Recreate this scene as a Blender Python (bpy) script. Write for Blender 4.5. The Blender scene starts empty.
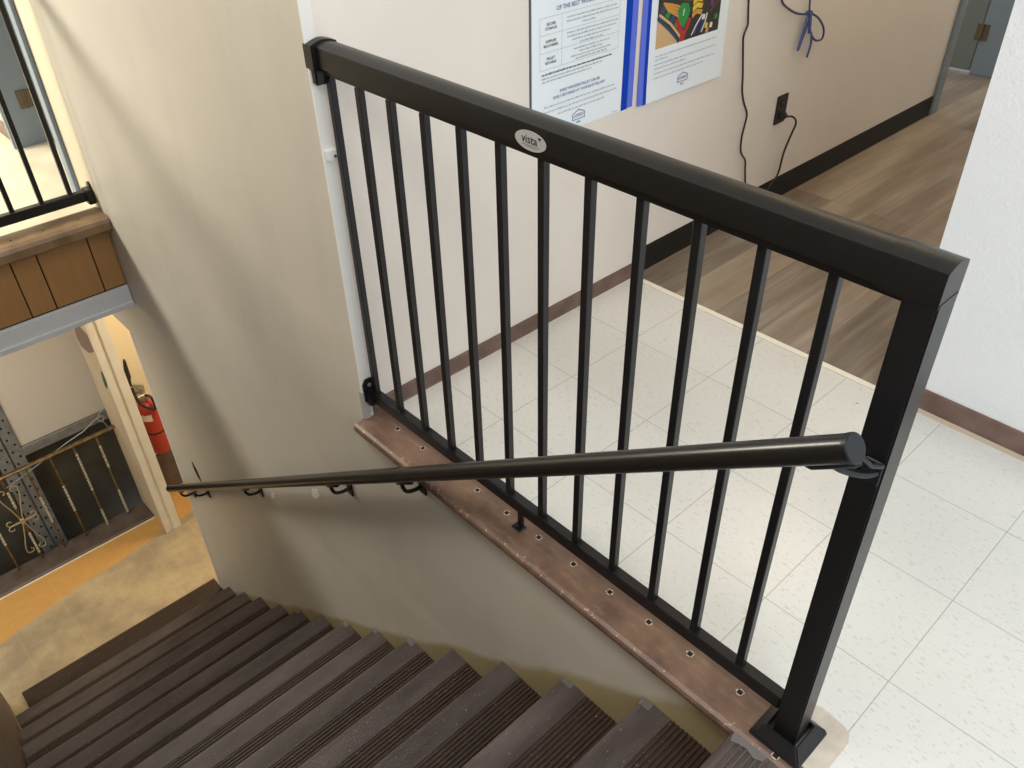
import bpy, bmesh, math, random
from mathutils import Vector, Matrix, noise
random.seed(7)
S = bpy.context.scene
COL = S.collection
R_ = math.radians

# ------------------------------------------------------------------ materials
def mat(name, color=(.5,.5,.5), rough=.6, metal=0.0, spec=None, bump=0, bscale=30, var=None, vscale=4, coat=0):
    m = bpy.data.materials.new(name); m.use_nodes = True
    nt = m.node_tree; b = nt.nodes['Principled BSDF']
    b.inputs['Base Color'].default_value = (*color, 1)
    b.inputs['Roughness'].default_value = rough
    b.inputs['Metallic'].default_value = metal
    if spec is not None: b.inputs['Specular IOR Level'].default_value = spec
    if coat: b.inputs['Coat Weight'].default_value = coat
    tc = nt.nodes.new('ShaderNodeTexCoord')
    if bump:
        n = nt.nodes.new('ShaderNodeTexNoise'); n.inputs['Scale'].default_value = bscale; n.inputs['Detail'].default_value = 4
        nt.links.new(tc.outputs['Object'], n.inputs['Vector'])
        bp = nt.nodes.new('ShaderNodeBump'); bp.inputs['Strength'].default_value = bump; bp.inputs['Distance'].default_value = .01
        nt.links.new(n.outputs['Fac'], bp.inputs['Height']); nt.links.new(bp.outputs['Normal'], b.inputs['Normal'])
    if var:
        n = nt.nodes.new('ShaderNodeTexNoise'); n.inputs['Scale'].default_value = vscale; n.inputs['Detail'].default_value = 6
        nt.links.new(tc.outputs['Object'], n.inputs['Vector'])
        r = nt.nodes.new('ShaderNodeValToRGB')
        r.color_ramp.elements[0].position = .35; r.color_ramp.elements[1].position = .68
        r.color_ramp.elements[0].color = (*color, 1); r.color_ramp.elements[1].color = (*var, 1)
        nt.links.new(n.outputs['Fac'], r.inputs['Fac']); nt.links.new(r.outputs['Color'], b.inputs['Base Color'])
    return m

class NB:
    """small node helper"""
    def __init__(s, m): s.nt = m.node_tree; s.b = s.nt.nodes['Principled BSDF']; s.tc = next(n for n in s.nt.nodes if n.type == 'TEX_COORD')
    def n(s, t, **k):
        x = s.nt.nodes.new(t)
        for a, v in k.items(): setattr(x, a, v)
        return x
    def l(s, a, b): s.nt.links.new(a, b)
    def math(s, op, a, b=None, c=None):
        x = s.n('ShaderNodeMath', operation=op)
        for i, v in enumerate((a, b, c)):
            if v is None: continue
            if isinstance(v, (int, float)): x.inputs[i].default_value = v
            else: s.l(v, x.inputs[i])
        return x.outputs[0]
    def noise(s, vec, scale, detail=4, rough=.5):
        x = s.n('ShaderNodeTexNoise'); x.inputs['Scale'].default_value = scale; x.inputs['Detail'].default_value = detail; x.inputs['Roughness'].default_value = rough
        s.l(vec, x.inputs['Vector']); return x.outputs['Fac']
    def mapping(s, vec, scale=(1,1,1), rot=(0,0,0), loc=(0,0,0)):
        x = s.n('ShaderNodeMapping'); x.inputs['Scale'].default_value = scale; x.inputs['Rotation'].default_value = rot; x.inputs['Location'].default_value = loc
        s.l(vec, x.inputs['Vector']); return x.outputs[0]
    def ramp(s, fac, stops):
        x = s.n('ShaderNodeValToRGB'); e = x.color_ramp.elements
        while len(e) < len(stops): e.new(.5)
        for q, (p, c) in zip(e, stops): q.position = p; q.color = (*c, 1) if isinstance(c, tuple) else (c, c, c, 1)
        s.l(fac, x.inputs['Fac']); return x.outputs['Color']
    def mix(s, fac, a, b):
        x = s.n('ShaderNodeMix', data_type='RGBA')
        for i, v in ((0, fac), (6, a), (7, b)):
            if isinstance(v, (int, float)): x.inputs[i].default_value = v
            elif isinstance(v, tuple): x.inputs[i].default_value = (*v, 1)
            else: s.l(v, x.inputs[i])
        return x.outputs[2]
    def bump(s, h, strength, dist=.01):
        x = s.n('ShaderNodeBump'); x.inputs['Strength'].default_value = strength; x.inputs['Distance'].default_value = dist
        s.l(h, x.inputs['Height']); s.l(x.outputs[0], s.b.inputs['Normal'])

M = {}
M['black'] = mat('black_powder_coat', (.007,.007,.008), .36, 0, .45, bump=.05, bscale=400)
M['black_rail'] = mat('black_rail_coat', (.006,.0058,.0055), .36, 0, .45, bump=.05, bscale=300)
M['hand_black'] = mat('black_handrail_coat', (.010,.009,.008), .28, 0, .5)
M['cap'] = mat('dark_plastic_cap', (.008,.011,.014), .42, 0, .35)
M['sticker'] = mat('silver_sticker', (.50,.50,.47), .35, .25)
M['ink'] = mat('black_ink', (.02,.02,.025), .6)
M['inkgrey'] = mat('grey_ink', (.33,.36,.42), .7)
M['inkblue'] = mat('blue_ink', (.10,.14,.30), .6)
M['paperwhite'] = mat('poster_paper', (.82,.90,.96), .5)
M['blue_deep'] = mat('deep_blue_tape', (.0,.05,.46), .7, 0, .2)
M['blue_pale'] = mat('violet_blue_tape', (.12,.18,.74), .7, 0, .2)
M['edge_dark'] = mat('dark_edge', (.10,.10,.12), .6)
M['wall_warm'] = mat('warm_white_paint', (.77,.715,.655), .6, bump=.12, bscale=12, var=(.80,.75,.69), vscale=3)
M['wall_white'] = mat('cool_white_paint', (.80,.835,.85), .6, bump=.25, bscale=120, var=(.83,.86,.875), vscale=5)
M['wall_cream'] = mat('cream_paint', (.56,.50,.36), .6, bump=.1, bscale=14)
M['wall_grey_cream'] = mat('lower_cream_paint', (.78,.68,.47), .6)
M['white_bead'] = mat('white_corner_plastic', (.82,.81,.78), .5)
M['plaster_patch'] = mat('grey_patch', (.36,.34,.345), .85)
M['bluegrey'] = mat('blue_grey_paint', (.21,.26,.31), .45, bump=.1, bscale=40)
M['bluetrim'] = mat('pale_blue_grey_paint', (.62,.64,.67), .6, bump=.25, bscale=60)
M['doorgrey'] = mat('grey_green_door_paint', (.17,.20,.19), .4)
M['frame_green'] = mat('grey_green_frame_paint', (.16,.18,.17), .4)
M['brass'] = mat('old_brass', (.27,.19,.085), .42, .75, var=(.13,.085,.04), vscale=30)
M['silver_leaf'] = mat('worn_silver_twist', (.55,.48,.34), .35, .6)
M['hinge'] = mat('brass_hinge', (.15,.12,.08), .5, .5)
M['jamb'] = mat('ivory_gloss_paint', (.86,.80,.66), .4, bump=.2, bscale=25, var=(.80,.73,.58), vscale=9)
M['stub'] = mat('aged_ivory_paint', (.56,.45,.30), .5, var=(.50,.39,.25), vscale=5)
M['scuff'] = mat('brown_scuff', (.20,.14,.11), .7)
M['green'] = mat('green_mark', (.03,.08,.03), .7)
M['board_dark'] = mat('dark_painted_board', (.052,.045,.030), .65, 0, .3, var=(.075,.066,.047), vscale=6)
M['steel'] = mat('grey_slotted_steel', (.26,.27,.26), .5, .3, var=(.18,.18,.17), vscale=20)
M['hole'] = mat('hole_black', (.006,.005,.005), .9)
M['panelwhite'] = mat('off_white_panel', (.60,.55,.48), .6)
M['wire'] = mat('galvanised_wire', (.50,.50,.50), .35, .8)
M['red'] = mat('red_enamel', (.42,.035,.02), .3, coat=.3)
M['valve'] = mat('nickel_valve', (.50,.47,.40), .3, .8)
M['labelpaper'] = mat('white_label', (.75,.70,.60), .5)
M['rubberblack'] = mat('black_rubber', (.012,.012,.012), .5)
M['base_black'] = mat('black_vinyl_base', (.011,.011,.010), .55, 0, .3)
M['base_brown'] = mat('brown_vinyl_base', (.125,.075,.055), .4, bump=.1, bscale=60, var=(.19,.12,.10), vscale=14)
M['shoe'] = mat('beige_shoe_strip', (.50,.42,.32), .6)
M['threshold'] = mat('white_strip', (.82,.78,.66), .4)
M['putty'] = mat('cream_plate', (.58,.53,.45), .5, var=(.48,.42,.35), vscale=30)
M['stair_wall'] = mat('brown_stair_wall', (.20,.15,.125), .55, var=(.24,.19,.155), vscale=6)
M['tan'] = mat('photo_tan', (.62,.42,.22), .5)
M['p_dark'] = mat('photo_dark', (.03,.03,.025), .5)
M['p_yellow'] = mat('photo_yellow', (.75,.55,.05), .5)
M['p_orange'] = mat('photo_orange', (.62,.30,.06), .5)
M['p_blue'] = mat('photo_blue', (.04,.07,.32), .5)
M['p_navy'] = mat('photo_navy', (.03,.07,.14), .5)
M['p_green'] = mat('photo_green', (.02,.27,.06), .5)
M['p_red'] = mat('photo_red', (.42,.03,.03), .5)
M['p_white'] = mat('photo_white', (.75,.72,.68), .5)
M['p_brown'] = mat('photo_brown', (.20,.08,.05), .5)
M['cable_blue'] = mat('blue_cable', (.07,.11,.30), .4)
M['cable_dark'] = mat('dark_cable', (.05,.06,.15), .4)
M['cord'] = mat('dark_cord', (.02,.018,.016), .5)
M['outlet'] = mat('brown_black_plate', (.025,.02,.018), .35)
M['light_tube'] = mat('lamp_diffuser', (.9,.9,.9), .5)

# vinyl tile on the landing: 12 inch grid, small grey flecks
def m_tile():
    m = mat('vinyl_tile', (.7,.7,.6), .32); k = NB(m); o = k.tc.outputs['Object']
    sep = k.n('ShaderNodeSeparateXYZ'); k.l(o, sep.inputs[0])
    T = .3048
    def edge(c, w=.0011):
        f = k.math('PINGPONG', c, T/2) if False else k.math('ABSOLUTE', k.math('SUBTRACT', k.math('FRACT', k.math('ADD', k.math('DIVIDE', c, T), .5)), .5))
        return k.math('LESS_THAN', f, w/T)
    e = k.math('MAXIMUM', edge(sep.outputs[0]), edge(sep.outputs[1]))
    # flecks, alternating direction per tile
    def flecks(rot, th=.665):
        v = k.mapping(o, (46, 130, 1), (0, 0, rot)); f = k.noise(v, 1.0, 2, .5)
        return k.math('GREATER_THAN', f, th)
    fa, fb = flecks(.35, .645), flecks(1.9, .665)
    fl = k.math('MAXIMUM', fa, fb)
    big = k.noise(o, 2.2, 3); fine = k.noise(o, 260, 2)
    base = k.mix(k.ramp(big, [(.35, 0.), (.7, 1.)]), (.645,.645,.605), (.68,.68,.645))
    base = k.mix(k.math('MULTIPLY', k.ramp(fine, [(.45, 0.), (.7, 1.)]), .35), base, (.60,.58,.53))
    c = k.mix(k.math('MULTIPLY', fl, .36), base, (.40,.38,.34))
    spots = k.math('GREATER_THAN', k.noise(o, 24, 1), .81)
    c = k.mix(k.math('MULTIPLY', spots, .7), c, (.16,.14,.12))
    c = k.mix(k.math('MULTIPLY', e, .62), c, (.22,.20,.17))
    k.l(c, k.b.inputs['Base Color'])
    k.l(k.math('MULTIPLY_ADD', fine, .15, .22), k.b.inputs['Roughness'])
    return m
M['tile'] = m_tile()

def m_plank():
    m = mat('oak_plank', (.4,.3,.2), .42); k = NB(m); o = k.tc.outputs['Object']
    v = k.mapping(o, (1,1,1), (0,0,R_(90)), (.37,.05,0))
    br = k.n('ShaderNodeTexBrick'); br.offset = .37; br.offset_frequency = 1
    for a, b in (('Scale',1.0),('Mortar Size',.0012),('Mortar Smooth',.1),('Bias',0),('Brick Width',1.22),('Row Height',.18)): br.inputs[a].default_value = b
    br.inputs['Color1'].default_value = (0,0,0,1); br.inputs['Color2'].default_value = (1,1,1,1); br.inputs['Mortar'].default_value = (.5,.5,.5,1)
    k.l(v, br.inputs['Vector'])
    w = k.mapping(o, (26, 1.6, 1)); g = k.noise(w, 1.0, 6, .65)
    w2 = k.mapping(o, (7, .8, 1)); g2 = k.noise(w2, 1.0, 4, .6)
    tone = k.ramp(br.outputs['Color'], [(0., (.115,.092,.075)), (.28, (.235,.19,.14)), (.55, (.335,.275,.20)), (.75, (.205,.165,.13)), (1., (.135,.112,.092))])
    dark = k.mix(k.math('MULTIPLY', k.ramp(g, [(.4, 0.), (.72, 1.)]), .6), tone, (.44,.385,.31))
    c = k.mix(k.math('MULTIPLY', k.ramp(g2, [(.42, 0.), (.62, 1.)]), .6), dark, (.16,.115,.085))
    c = k.mix(k.math('MULTIPLY', br.outputs['Fac'], .7), c, (.12,.08,.05))
    k.l(c, k.b.inputs['Base Color']); k.bump(g, .15, .002)
    return m
M['plank'] = m_plank()

# side wall of the stairs: grey-beige paint that stops short of the steps over old mustard paint
def m_stairwall():
    m = mat('beige_wall_paint', (.5,.46,.38), .5); k = NB(m); o = k.tc.outputs['Object']
    sep = k.n('ShaderNodeSeparateXYZ'); k.l(o, sep.inputs[0])
    line = k.math('MULTIPLY', k.math('ADD', sep.outputs[0], .15), .1988/.2575)
    h = k.math('SUBTRACT', sep.outputs[2], line)
    wob = k.noise(k.mapping(o, (3.2,1,3.2)), 1.0, 3)
    th = k.math('MULTIPLY_ADD', wob, .10, -.050)
    fac = k.ramp(k.math('ADD', k.math('MULTIPLY', k.math('SUBTRACT', h, th), 30), .5), [(0., 1.), (1., 0.)])
    big = k.noise(k.mapping(o, (1.0,1,.6)), 1.4, 3)
    dirt = k.noise(k.mapping(o, (6,1,2.2), (0, R_(35), 0)), 1.0, 5, .6)
    base = k.mix(k.ramp(big, [(.35, 0.), (.65, 1.)]), (.56,.53,.455), (.59,.55,.465))
    base = k.mix(k.math('MULTIPLY', k.ramp(dirt, [(.5, 0.), (.75, 1.)]), .22), base, (.40,.37,.30))
    c = k.mix(fac, base, (.40,.33,.18))
    k.l(c, k.b.inputs['Base Color'])
    # slow waves in the plaster, catching the raking light
    wv = k.noise(k.mapping(o, (1.1,1,5.0), (0, R_(36), 0)), 1.0, 2)
    k.bump(k.math('ADD', wv, k.math('MULTIPLY', k.noise(o, 40, 3), .06)), .30, .02)
    return m
M['stairwall'] = m_stairwall()

def m_lowerfloor():
    m = mat('worn_lower_tile', (.5,.4,.2), .38); k = NB(m); o = k.tc.outputs['Object']
    sep = k.n('ShaderNodeSeparateXYZ'); k.l(o, sep.inputs[0])
    n1 = k.noise(o, 3.0, 6, .62); n2 = k.noise(o, 14, 5, .6)
    # untouched orange tile near the curb, worn grey-beige on the walking line
    # line from (-4.23,-1.53) to (-4.42,-.5)
    d = k.math('ADD', k.math('MULTIPLY', sep.outputs[1], .17), k.math('ADD', sep.outputs[0], 4.585))
    f = k.ramp(k.math('ADD', k.math('MULTIPLY', d, 7.0), k.math('SUBTRACT', n1, .0)), [(.40, 0.), (.62, 1.)])
    orange = k.mix(n2, (.50,.27,.075), (.62,.36,.12))
    worn = k.mix(k.ramp(n1, [(.38, 0.), (.62, 1.)]), (.30,.245,.165), (.50,.405,.245))
    worn = k.mix(k.math('MULTIPLY', k.ramp(n2, [(.45, 0.), (.7, 1.)]), .4), worn, (.40,.30,.17))
    c = k.mix(f, orange, worn)
    T = .3048
    def edge(c_, off, w=.002):
        return k.math('LESS_THAN', k.math('ABSOLUTE', k.math('SUBTRACT', k.math('FRACT', k.math('DIVIDE', k.math('ADD', c_, off), T)), .5)), w/T)
    e = k.math('MAXIMUM', edge(sep.outputs[0], 4.16+.1524), edge(sep.outputs[1], .49+.1524))
    c = k.mix(k.math('MULTIPLY', e, .35), c, (.55,.46,.30))
    k.l(c, k.b.inputs['Base Color']); k.bump(n2, .15, .004)
    return m
M['lowerfloor'] = m_lowerfloor()

def m_uppertile():
    m = mat('cream_far_tile', (.62,.56,.42), .35, var=(.50,.45,.33), vscale=5); return m
M['uppertile'] = m_uppertile()

def m_stripbrown():
    m = mat('worn_brown_nosing', (.17,.09,.07), .42); k = NB(m); o = k.tc.outputs['Object']
    sep = k.n('ShaderNodeSeparateXYZ'); k.l(o, sep.inputs[0])
    n1 = k.noise(o, 9, 6, .65); n2 = k.noise(k.mapping(o, (18,60,1)), 1.0, 4, .6); n3 = k.noise(o, 90, 3, .6)
    c = k.mix(k.ramp(n1, [(.35, 0.), (.7, 1.)]), (.105,.060,.044), (.20,.122,.082))
    c = k.mix(k.math('MULTIPLY', k.ramp(n2, [(.5, 0.), (.75, 1.)]), .5), c, (.28,.18,.11))
    # chipped front edge: pale plaster showing
    fe = k.ramp(k.math('MULTIPLY', k.math('ADD', sep.outputs[1], .336), 28.0), [(0., 1.), (1., 0.)])
    ch = k.math('MULTIPLY', k.math('GREATER_THAN', n3, .64), k.math('GREATER_THAN', k.math('MULTIPLY', fe, n1), .26))
    c = k.mix(ch, c, (.42,.30,.22))
    k.l(c, k.b.inputs['Base Color']); k.bump(n1, .35, .004)
    k.l(k.math('MULTIPLY_ADD', n1, .35, .22), k.b.inputs['Roughness'])
    return m
M['stripbrown'] = m_stripbrown()

def m_stair(name, a, b, rough=.4):
    m = mat(name, a, rough); k = NB(m); o = k.tc.outputs['Object']
    n1 = k.noise(k.mapping(o, (9,2.2,9)), 1.0, 6, .65); n3 = k.noise(o, 130, 2, .5)
    c = k.mix(k.ramp(n1, [(.35, 0.), (.72, 1.)]), a, b)
    c = k.mix(k.math('MULTIPLY', k.math('GREATER_THAN', n3, .71), .7), c, (.30,.26,.24))
    k.l(c, k.b.inputs['Base Color']); k.l(k.math('MULTIPLY_ADD', n1, .3, rough-.12), k.b.inputs['Roughness'])
    return m
M['tread'] = m_stair('brown_rubber_tread', (.028,.015,.008), (.055,.031,.018), .55)
M['nose'] = m_stair('worn_rubber_nosing', (.046,.033,.029), (.118,.092,.084), .50)
M['riser'] = m_stair('brown_rubber_riser', (.030,.016,.009), (.048,.027,.016), .6)
M['nose_end'] = mat('pale_scuffed_rubber', (.125,.115,.110), .5)

def m_panelwood():
    m = mat('brown_panelling', (.3,.17,.07), .35); k = NB(m); o = k.tc.outputs['Object']
    w = k.mapping(o, (3,34,3)); g = k.noise(w, 1.0, 5, .6); g2 = k.noise(o, 6, 3)
    c = k.mix(g, (.31,.155,.055), (.48,.265,.105)); c = k.mix(k.math('MULTIPLY', g2, .4), c, (.24,.125,.05))
    k.l(c, k.b.inputs['Base Color']); return m
M['panelwood'] = m_panelwood()
M['farnosing'] = mat('far_brown_nosing', (.17,.105,.055), .35, var=(.30,.20,.115), vscale=7)
M['curb'] = mat('dark_brown_curb', (.085,.06,.048), .5, var=(.13,.10,.085), vscale=10)

# ------------------------------------------------------------------ mesh helpers
def build(name, bm, m, parent=None, smooth=False, kind=None):
    me = bpy.data.meshes.new(name); bm.normal_update(); bm.to_mesh(me); bm.free()
    mats = m if isinstance(m, (list, tuple)) else [m]
    for x in mats: me.materials.append(x)
    if smooth:
        for p in me.polygons: p.use_smooth = True
    o = bpy.data.objects.new(name, me); COL.objects.link(o)
    if parent: o.parent = parent
    if kind: o['kind'] = kind
    return o
def shade_auto(o, ang=35):
    me = o.data
    for p in me.polygons: p.use_smooth = True
    bm = bmesh.new(); bm.from_mesh(me)
    for e in bm.edges:
        if len(e.link_faces) == 2 and e.calc_face_angle(0) > R_(ang): e.smooth = False
    bm.to_mesh(me); bm.free()
def BM(): return bmesh.new()
def box(bm, x0, x1, y0, y1, z0, z1, bev=0, seg=1, mi=0):
    vs = [bm.verts.new((x, y, z)) for z in (z0, z1) for y in (y0, y1) for x in (x0, x1)]
    fs = [(0,2,3,1),(4,5,7,6),(0,1,5,4),(2,6,7,3),(0,4,6,2),(1,3,7,5)]
    F = [bm.faces.new([vs[i] for i in f]) for f in fs]
    for f in F: f.material_index = mi
    if bev:
        es = list({e for f in F for e in f.edges})
        bmesh.ops.bevel(bm, geom=es, offset=bev, segments=seg, affect='EDGES')
    return F
def prism(bm, pts, axis, a, b, mi=0, holes=None):
    """extrude a polygon; axis 'x','y','z'; pts in the other two coordinates (in xyz order)."""
    def P(u, v, w): return {'x': (w,u,v), 'y': (u,w,v), 'z': (u,v,w)}[axis]
    A = [bm.verts.new(P(u,v,a)) for u, v in pts]; B = [bm.verts.new(P(u,v,b)) for u, v in pts]
    n = len(pts); fs = []
    fs.append(bm.faces.new(A)); fs.append(bm.faces.new(B[::-1]))
    for i in range(n): fs.append(bm.faces.new((A[i], B[i], B[(i+1)%n], A[(i+1)%n])))
    for f in fs: f.material_index = mi
    bmesh.ops.recalc_face_normals(bm, faces=fs)
    if n > 4: bmesh.ops.triangulate(bm, faces=fs[:2])
    return fs
def tube(bm, pts, r, seg=10, cap=True, radii=None):
    pts = [Vector(p) for p in pts]; rings = []
    up = None
    for i, p in enumerate(pts):
        d = (pts[min(i+1, len(pts)-1)] - pts[max(i-1, 0)]).normalized()
        if up is None: up = Vector((0,0,1)) if abs(d.z) < .9 else Vector((0,1,0))
        s = d.cross(up).normalized(); up = s.cross(d).normalized()
        rr = radii[i] if radii else r
        rings.append([bm.verts.new(p + (s*math.cos(t) + up*math.sin(t))*rr) for t in [2*math.pi*k/seg for k in range(seg)]])
    fs = []
    for a, b in zip(rings, rings[1:]):
        for k in range(seg): fs.append(bm.faces.new((a[k], a[(k+1)%seg], b[(k+1)%seg], b[k])))
    if cap: fs.append(bm.faces.new(rings[0][::-1])); fs.append(bm.faces.new(rings[-1]))
    bmesh.ops.recalc_face_normals(bm, faces=fs)
    return fs
def spline(pts, n=8):
    P = [Vector(p) for p in pts]; out = []
    for i in range(len(P)-1):
        p0, p1, p2, p3 = P[max(i-1,0)], P[i], P[i+1], P[min(i+2, len(P)-1)]
        for k in range(n):
            t = k/n
            out.append(.5*((2*p1) + (p2-p0)*t + (2*p0-5*p1+4*p2-p3)*t*t + (3*p1-p0-3*p2+p3)*t**3))
    out.append(P[-1]); return out
def lathe(bm, prof, cx, cy, seg=24):
    rings = [[bm.verts.new((cx + r*math.cos(2*math.pi*k/seg), cy + r*math.sin(2*math.pi*k/seg), z)) for k in range(seg)] for r, z in prof]
    fs = []
    for a, b in zip(rings, rings[1:]):
        for k in range(seg): fs.append(bm.faces.new((a[k], a[(k+1)%seg], b[(k+1)%seg], b[k])))
    fs.append(bm.faces.new(rings[0][::-1])); fs.append(bm.faces.new(rings[-1]))
    bmesh.ops.recalc_face_normals(bm, faces=fs)
def thing(name, label, cat, loc=(0,0,0), group=None):
    o = bpy.data.objects.new(name, None); o.empty_display_size = .1; COL.objects.link(o)
    o.location = loc; o['label'] = label; o['category'] = cat
    if group: o['group'] = group
    return o
def tag(o, label, cat, group=None):
    o['label'] = label; o['category'] = cat
    if group: o['group'] = group
    return o
def put(o, t):
    """parent keeping world coordinates when the thing's Empty is away from the origin"""
    o.parent = t; o.matrix_parent_inverse = Matrix.Translation(-Vector(t.location)); return o
def struct(name, bm, m, **k): return build(name, bm, m, kind='structure', **k)
def text_bm(bm, s, size, origin, xdir, ydir, mi=0, align='CENTER', shear=0, depth=.0002):
    cu = bpy.data.curves.new('t', 'FONT'); cu.body = s; cu.size = size; cu.align_x = align; cu.align_y = 'CENTER'; cu.shear = shear
    cu.offset = size*.012; cu.resolution_u = 2
    ob = bpy.data.objects.new('t', cu); COL.objects.link(ob)
    dg = bpy.context.evaluated_depsgraph_get(); me = bpy.data.meshes.new_from_object(ob.evaluated_get(dg))
    X, Y = Vector(xdir), Vector(ydir); O = Vector(origin)
    vs = [bm.verts.new(O + X*v.co.x + Y*v.co.y) for v in me.vertices]
    for p in me.polygons:
        try: f = bm.faces.new([vs[i] for i in p.vertices]); f.material_index = mi
        except ValueError: pass
    bpy.data.objects.remove(ob); bpy.data.curves.remove(cu); bpy.data.meshes.remove(me)

# ------------------------------------------------------------------ measurements
YW = -.293          # face of the wall beside the stairs
XP = -1.502         # face of the wall with the posters
ZL = -2.783         # lower floor
RUN, RISE = .2575, .1988
NX = lambda k: {11: -3.01, 12: -3.28, 13: -3.56}.get(k, -.15 - RUN*k)
NZ = lambda k: -RISE*k

# ------------------------------------------------------------------ setting
bm = BM()
prism(bm, [(-1.66,-.29),(2.2,-.29),(2.2,.925),(-1.66,.925)], 'z', -.22, 0)
prism(bm, [(-.045,-1.6),(2.2,-1.6),(2.2,-.29),(-.045,-.29)], 'z', -.22, 0)
struct('floor', bm, M['tile'])
bm = BM(); prism(bm, [(-3.4,.925),(2.2,.925),(2.2,6.2),(-3.4,6.2)], 'z', -.22, 0)
struct('floor_hall', bm, M['plank'])
bm = BM()
prism(bm, [(-1.501,.914),(-.467,.914),(-.467,.936),(-1.501,.936)], 'z', 0, .004)
struct('trim_threshold', bm, M['threshold'])

# stair side wall (with the lower doorway cut out)
def xz_wall(name, polys, y0, y1, m):
    bm = BM()
    for P in polys: prism(bm, P, 'y', y0, y1)
    return struct(name, bm, m)
stair_wall = xz_wall('wall_stair', [
    [(-3.5,-.46),(XP,-.46),(XP,2.6),(-3.5,2.6)],
    [(XP,-.46),(1.6,-.46),(1.6,-.004),(XP,-.004)],
    [(-3.75,ZL),(1.6,ZL),(1.6,-.46),(-3.75,-.46)],
    [(-4.47,-.745),(-3.75,-.745),(-3.75,-.46),(-4.47,-.46)]], YW, YW+.0025, M['stairwall'])
bm = BM()
for P in ([(-3.5,-.46),(XP-.002,-.46),(XP-.002,2.6),(-3.5,2.6)], [(-3.75,ZL),(1.6,ZL),(1.6,-.46),(-3.75,-.46)],
          [(-4.47,-.745),(-3.75,-.745),(-3.75,-.46),(-4.47,-.46)]):
    prism(bm, P, 'y', YW+.0025, YW+.14)
struct('wall_stair_core', bm, M['wall_grey_cream'])
# blue-grey painted metal corner on the lower wall end
bm = BM(); box(bm, -3.757, -3.738, YW-.002, YW+.10, ZL, -.75)
struct('trim_corner', bm, M['bluetrim'])
# gouge in that wall
bm = BM(); prism(bm, [(-3.446,-1.443),(-3.43,-1.446),(-3.40,-1.485),(-3.388,-1.545),(-3.395,-1.566),(-3.43,-1.545),(-3.45,-1.50)], 'y', YW-.0012, YW+.0005)
g = build('gouge', bm, M['hole'], stair_wall); g['label'] = 'black leaf-shaped gouge in the wall above the handrail end'
for pts in ([(-2.42,-.957),(-2.383,-.924),(-2.39,-.965),(-2.428,-.999)], [(-1.992,-.632),(-1.948,-.601),(-1.936,-.629),(-1.979,-.681),(-2.005,-.673)]):
    bm = BM(); prism(bm, pts, 'y', YW-.001, YW+.0005); build('paint_chip', bm, M['white_bead'], stair_wall)

# poster wall, doorway beyond it
def yz_boxes(name, rects, x0, x1, m):
    bm = BM()
    for ya, yb_, za, zb in rects: box(bm, x0, x1, ya, yb_, za, zb)
    return struct(name, bm, m)
yz_boxes('wall_posters', [(YW+.0026, 3.41, 0, 2.6), (4.2, 6.2, 0, 2.6), (3.41, 4.2, 2.05, 2.6)], -1.64, XP, M['wall_warm'])
bm = BM(); box(bm, -.459, 2.2, .922, 4.9, 0, 2.6)
for v in bm.verts:
    if v.co.x < 0 and v.co.z > 1: v.co.x -= .04
struct('wall_right', bm, M['wall_white'])
bm = BM(); box(bm, -1.66, 2.2, 6.0, 6.1, 0, 2.6); struct('wall_hall_end', bm, M['wall_warm'])
# white corner bead where the poster wall meets the stair wall
bm = BM(); box(bm, XP-.001, XP+.0025, YW-.0004, YW+.024, .105, 2.6)
box(bm, XP-.001, XP+.0016, YW+.022, YW+.030, .15, 2.6)
struct('trim_bead', bm, M['white_bead'])
bm = BM()
pts = [(YW-.002,.008),(YW+.016,.006),(YW+.022,.03),(YW+.018,.07),(YW+.012,.105),(YW-.002,.105)]
prism(bm, pts, 'x', XP-.01, XP+.006); struct('trim_patch', bm, M['plaster_patch'])
# small white catch on the bead
t = thing('wall_catch', 'small white plastic catch with a screw on the white corner bead', 'catch', (XP, YW+.02, .82))
bm = BM(); box(bm, XP, XP+.012, YW+.004, YW+.034, .810, .838, .003, 2); put(build('catch_body', bm, M['white_bead']), t)
bm = BM(); tube(bm, [(XP+.011, YW+.027, .82), (XP+.0145, YW+.027, .82)], .004, 10); put(build('screw', bm, M['hinge']), t)

def baseboard(name, axis, a0, a1, face, h, th, m, sign=1):
    """profile with rounded top"""
    bm = BM(); prof = [(0,0),(th*1.5,0),(th,.006),(th,h-.006),(th*.6,h),(0,h)]
    pts = [(face + sign*u, v) for u, v in prof]
    if axis == 'y': prism(bm, pts, 'y', a0, a1)
    else: prism(bm, pts, 'x', a0, a1)
    return struct(name, bm, m)
baseboard('baseboard_posters', 'y', YW+.03, .925, XP, .056, .006, M['base_brown'])
baseboard('baseboard_hall', 'y', .925, 3.344, XP, .102, .005, M['base_black'])
baseboard('baseboard_right', 'x', -.462, 2.2, .922, .078, .008, M['base_brown'], -1)
baseboard('baseboard_edge', 'x', -.467, 2.2, .914, .012, .005, M['shoe'], -1)
bm = BM(); box(bm, -.473, -.466, .914, 4.9, 0, .102); struct('baseboard_return', bm, M['base_black'])

# left wall of the stairs and the lower level
bm = BM(); box(bm, -3.83, 2.2, -1.72, -1.6, ZL, 2.6); struct('wall_left', bm, M['stair_wall'])
bm = BM(); box(bm, -4.69, 1.6, -3.2, 1.4, ZL-.2, ZL); box(bm, -5.12, -4.69, -.235, 1.4, ZL-.2, ZL); struct('floor_lower', bm, M['lowerfloor'])
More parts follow.
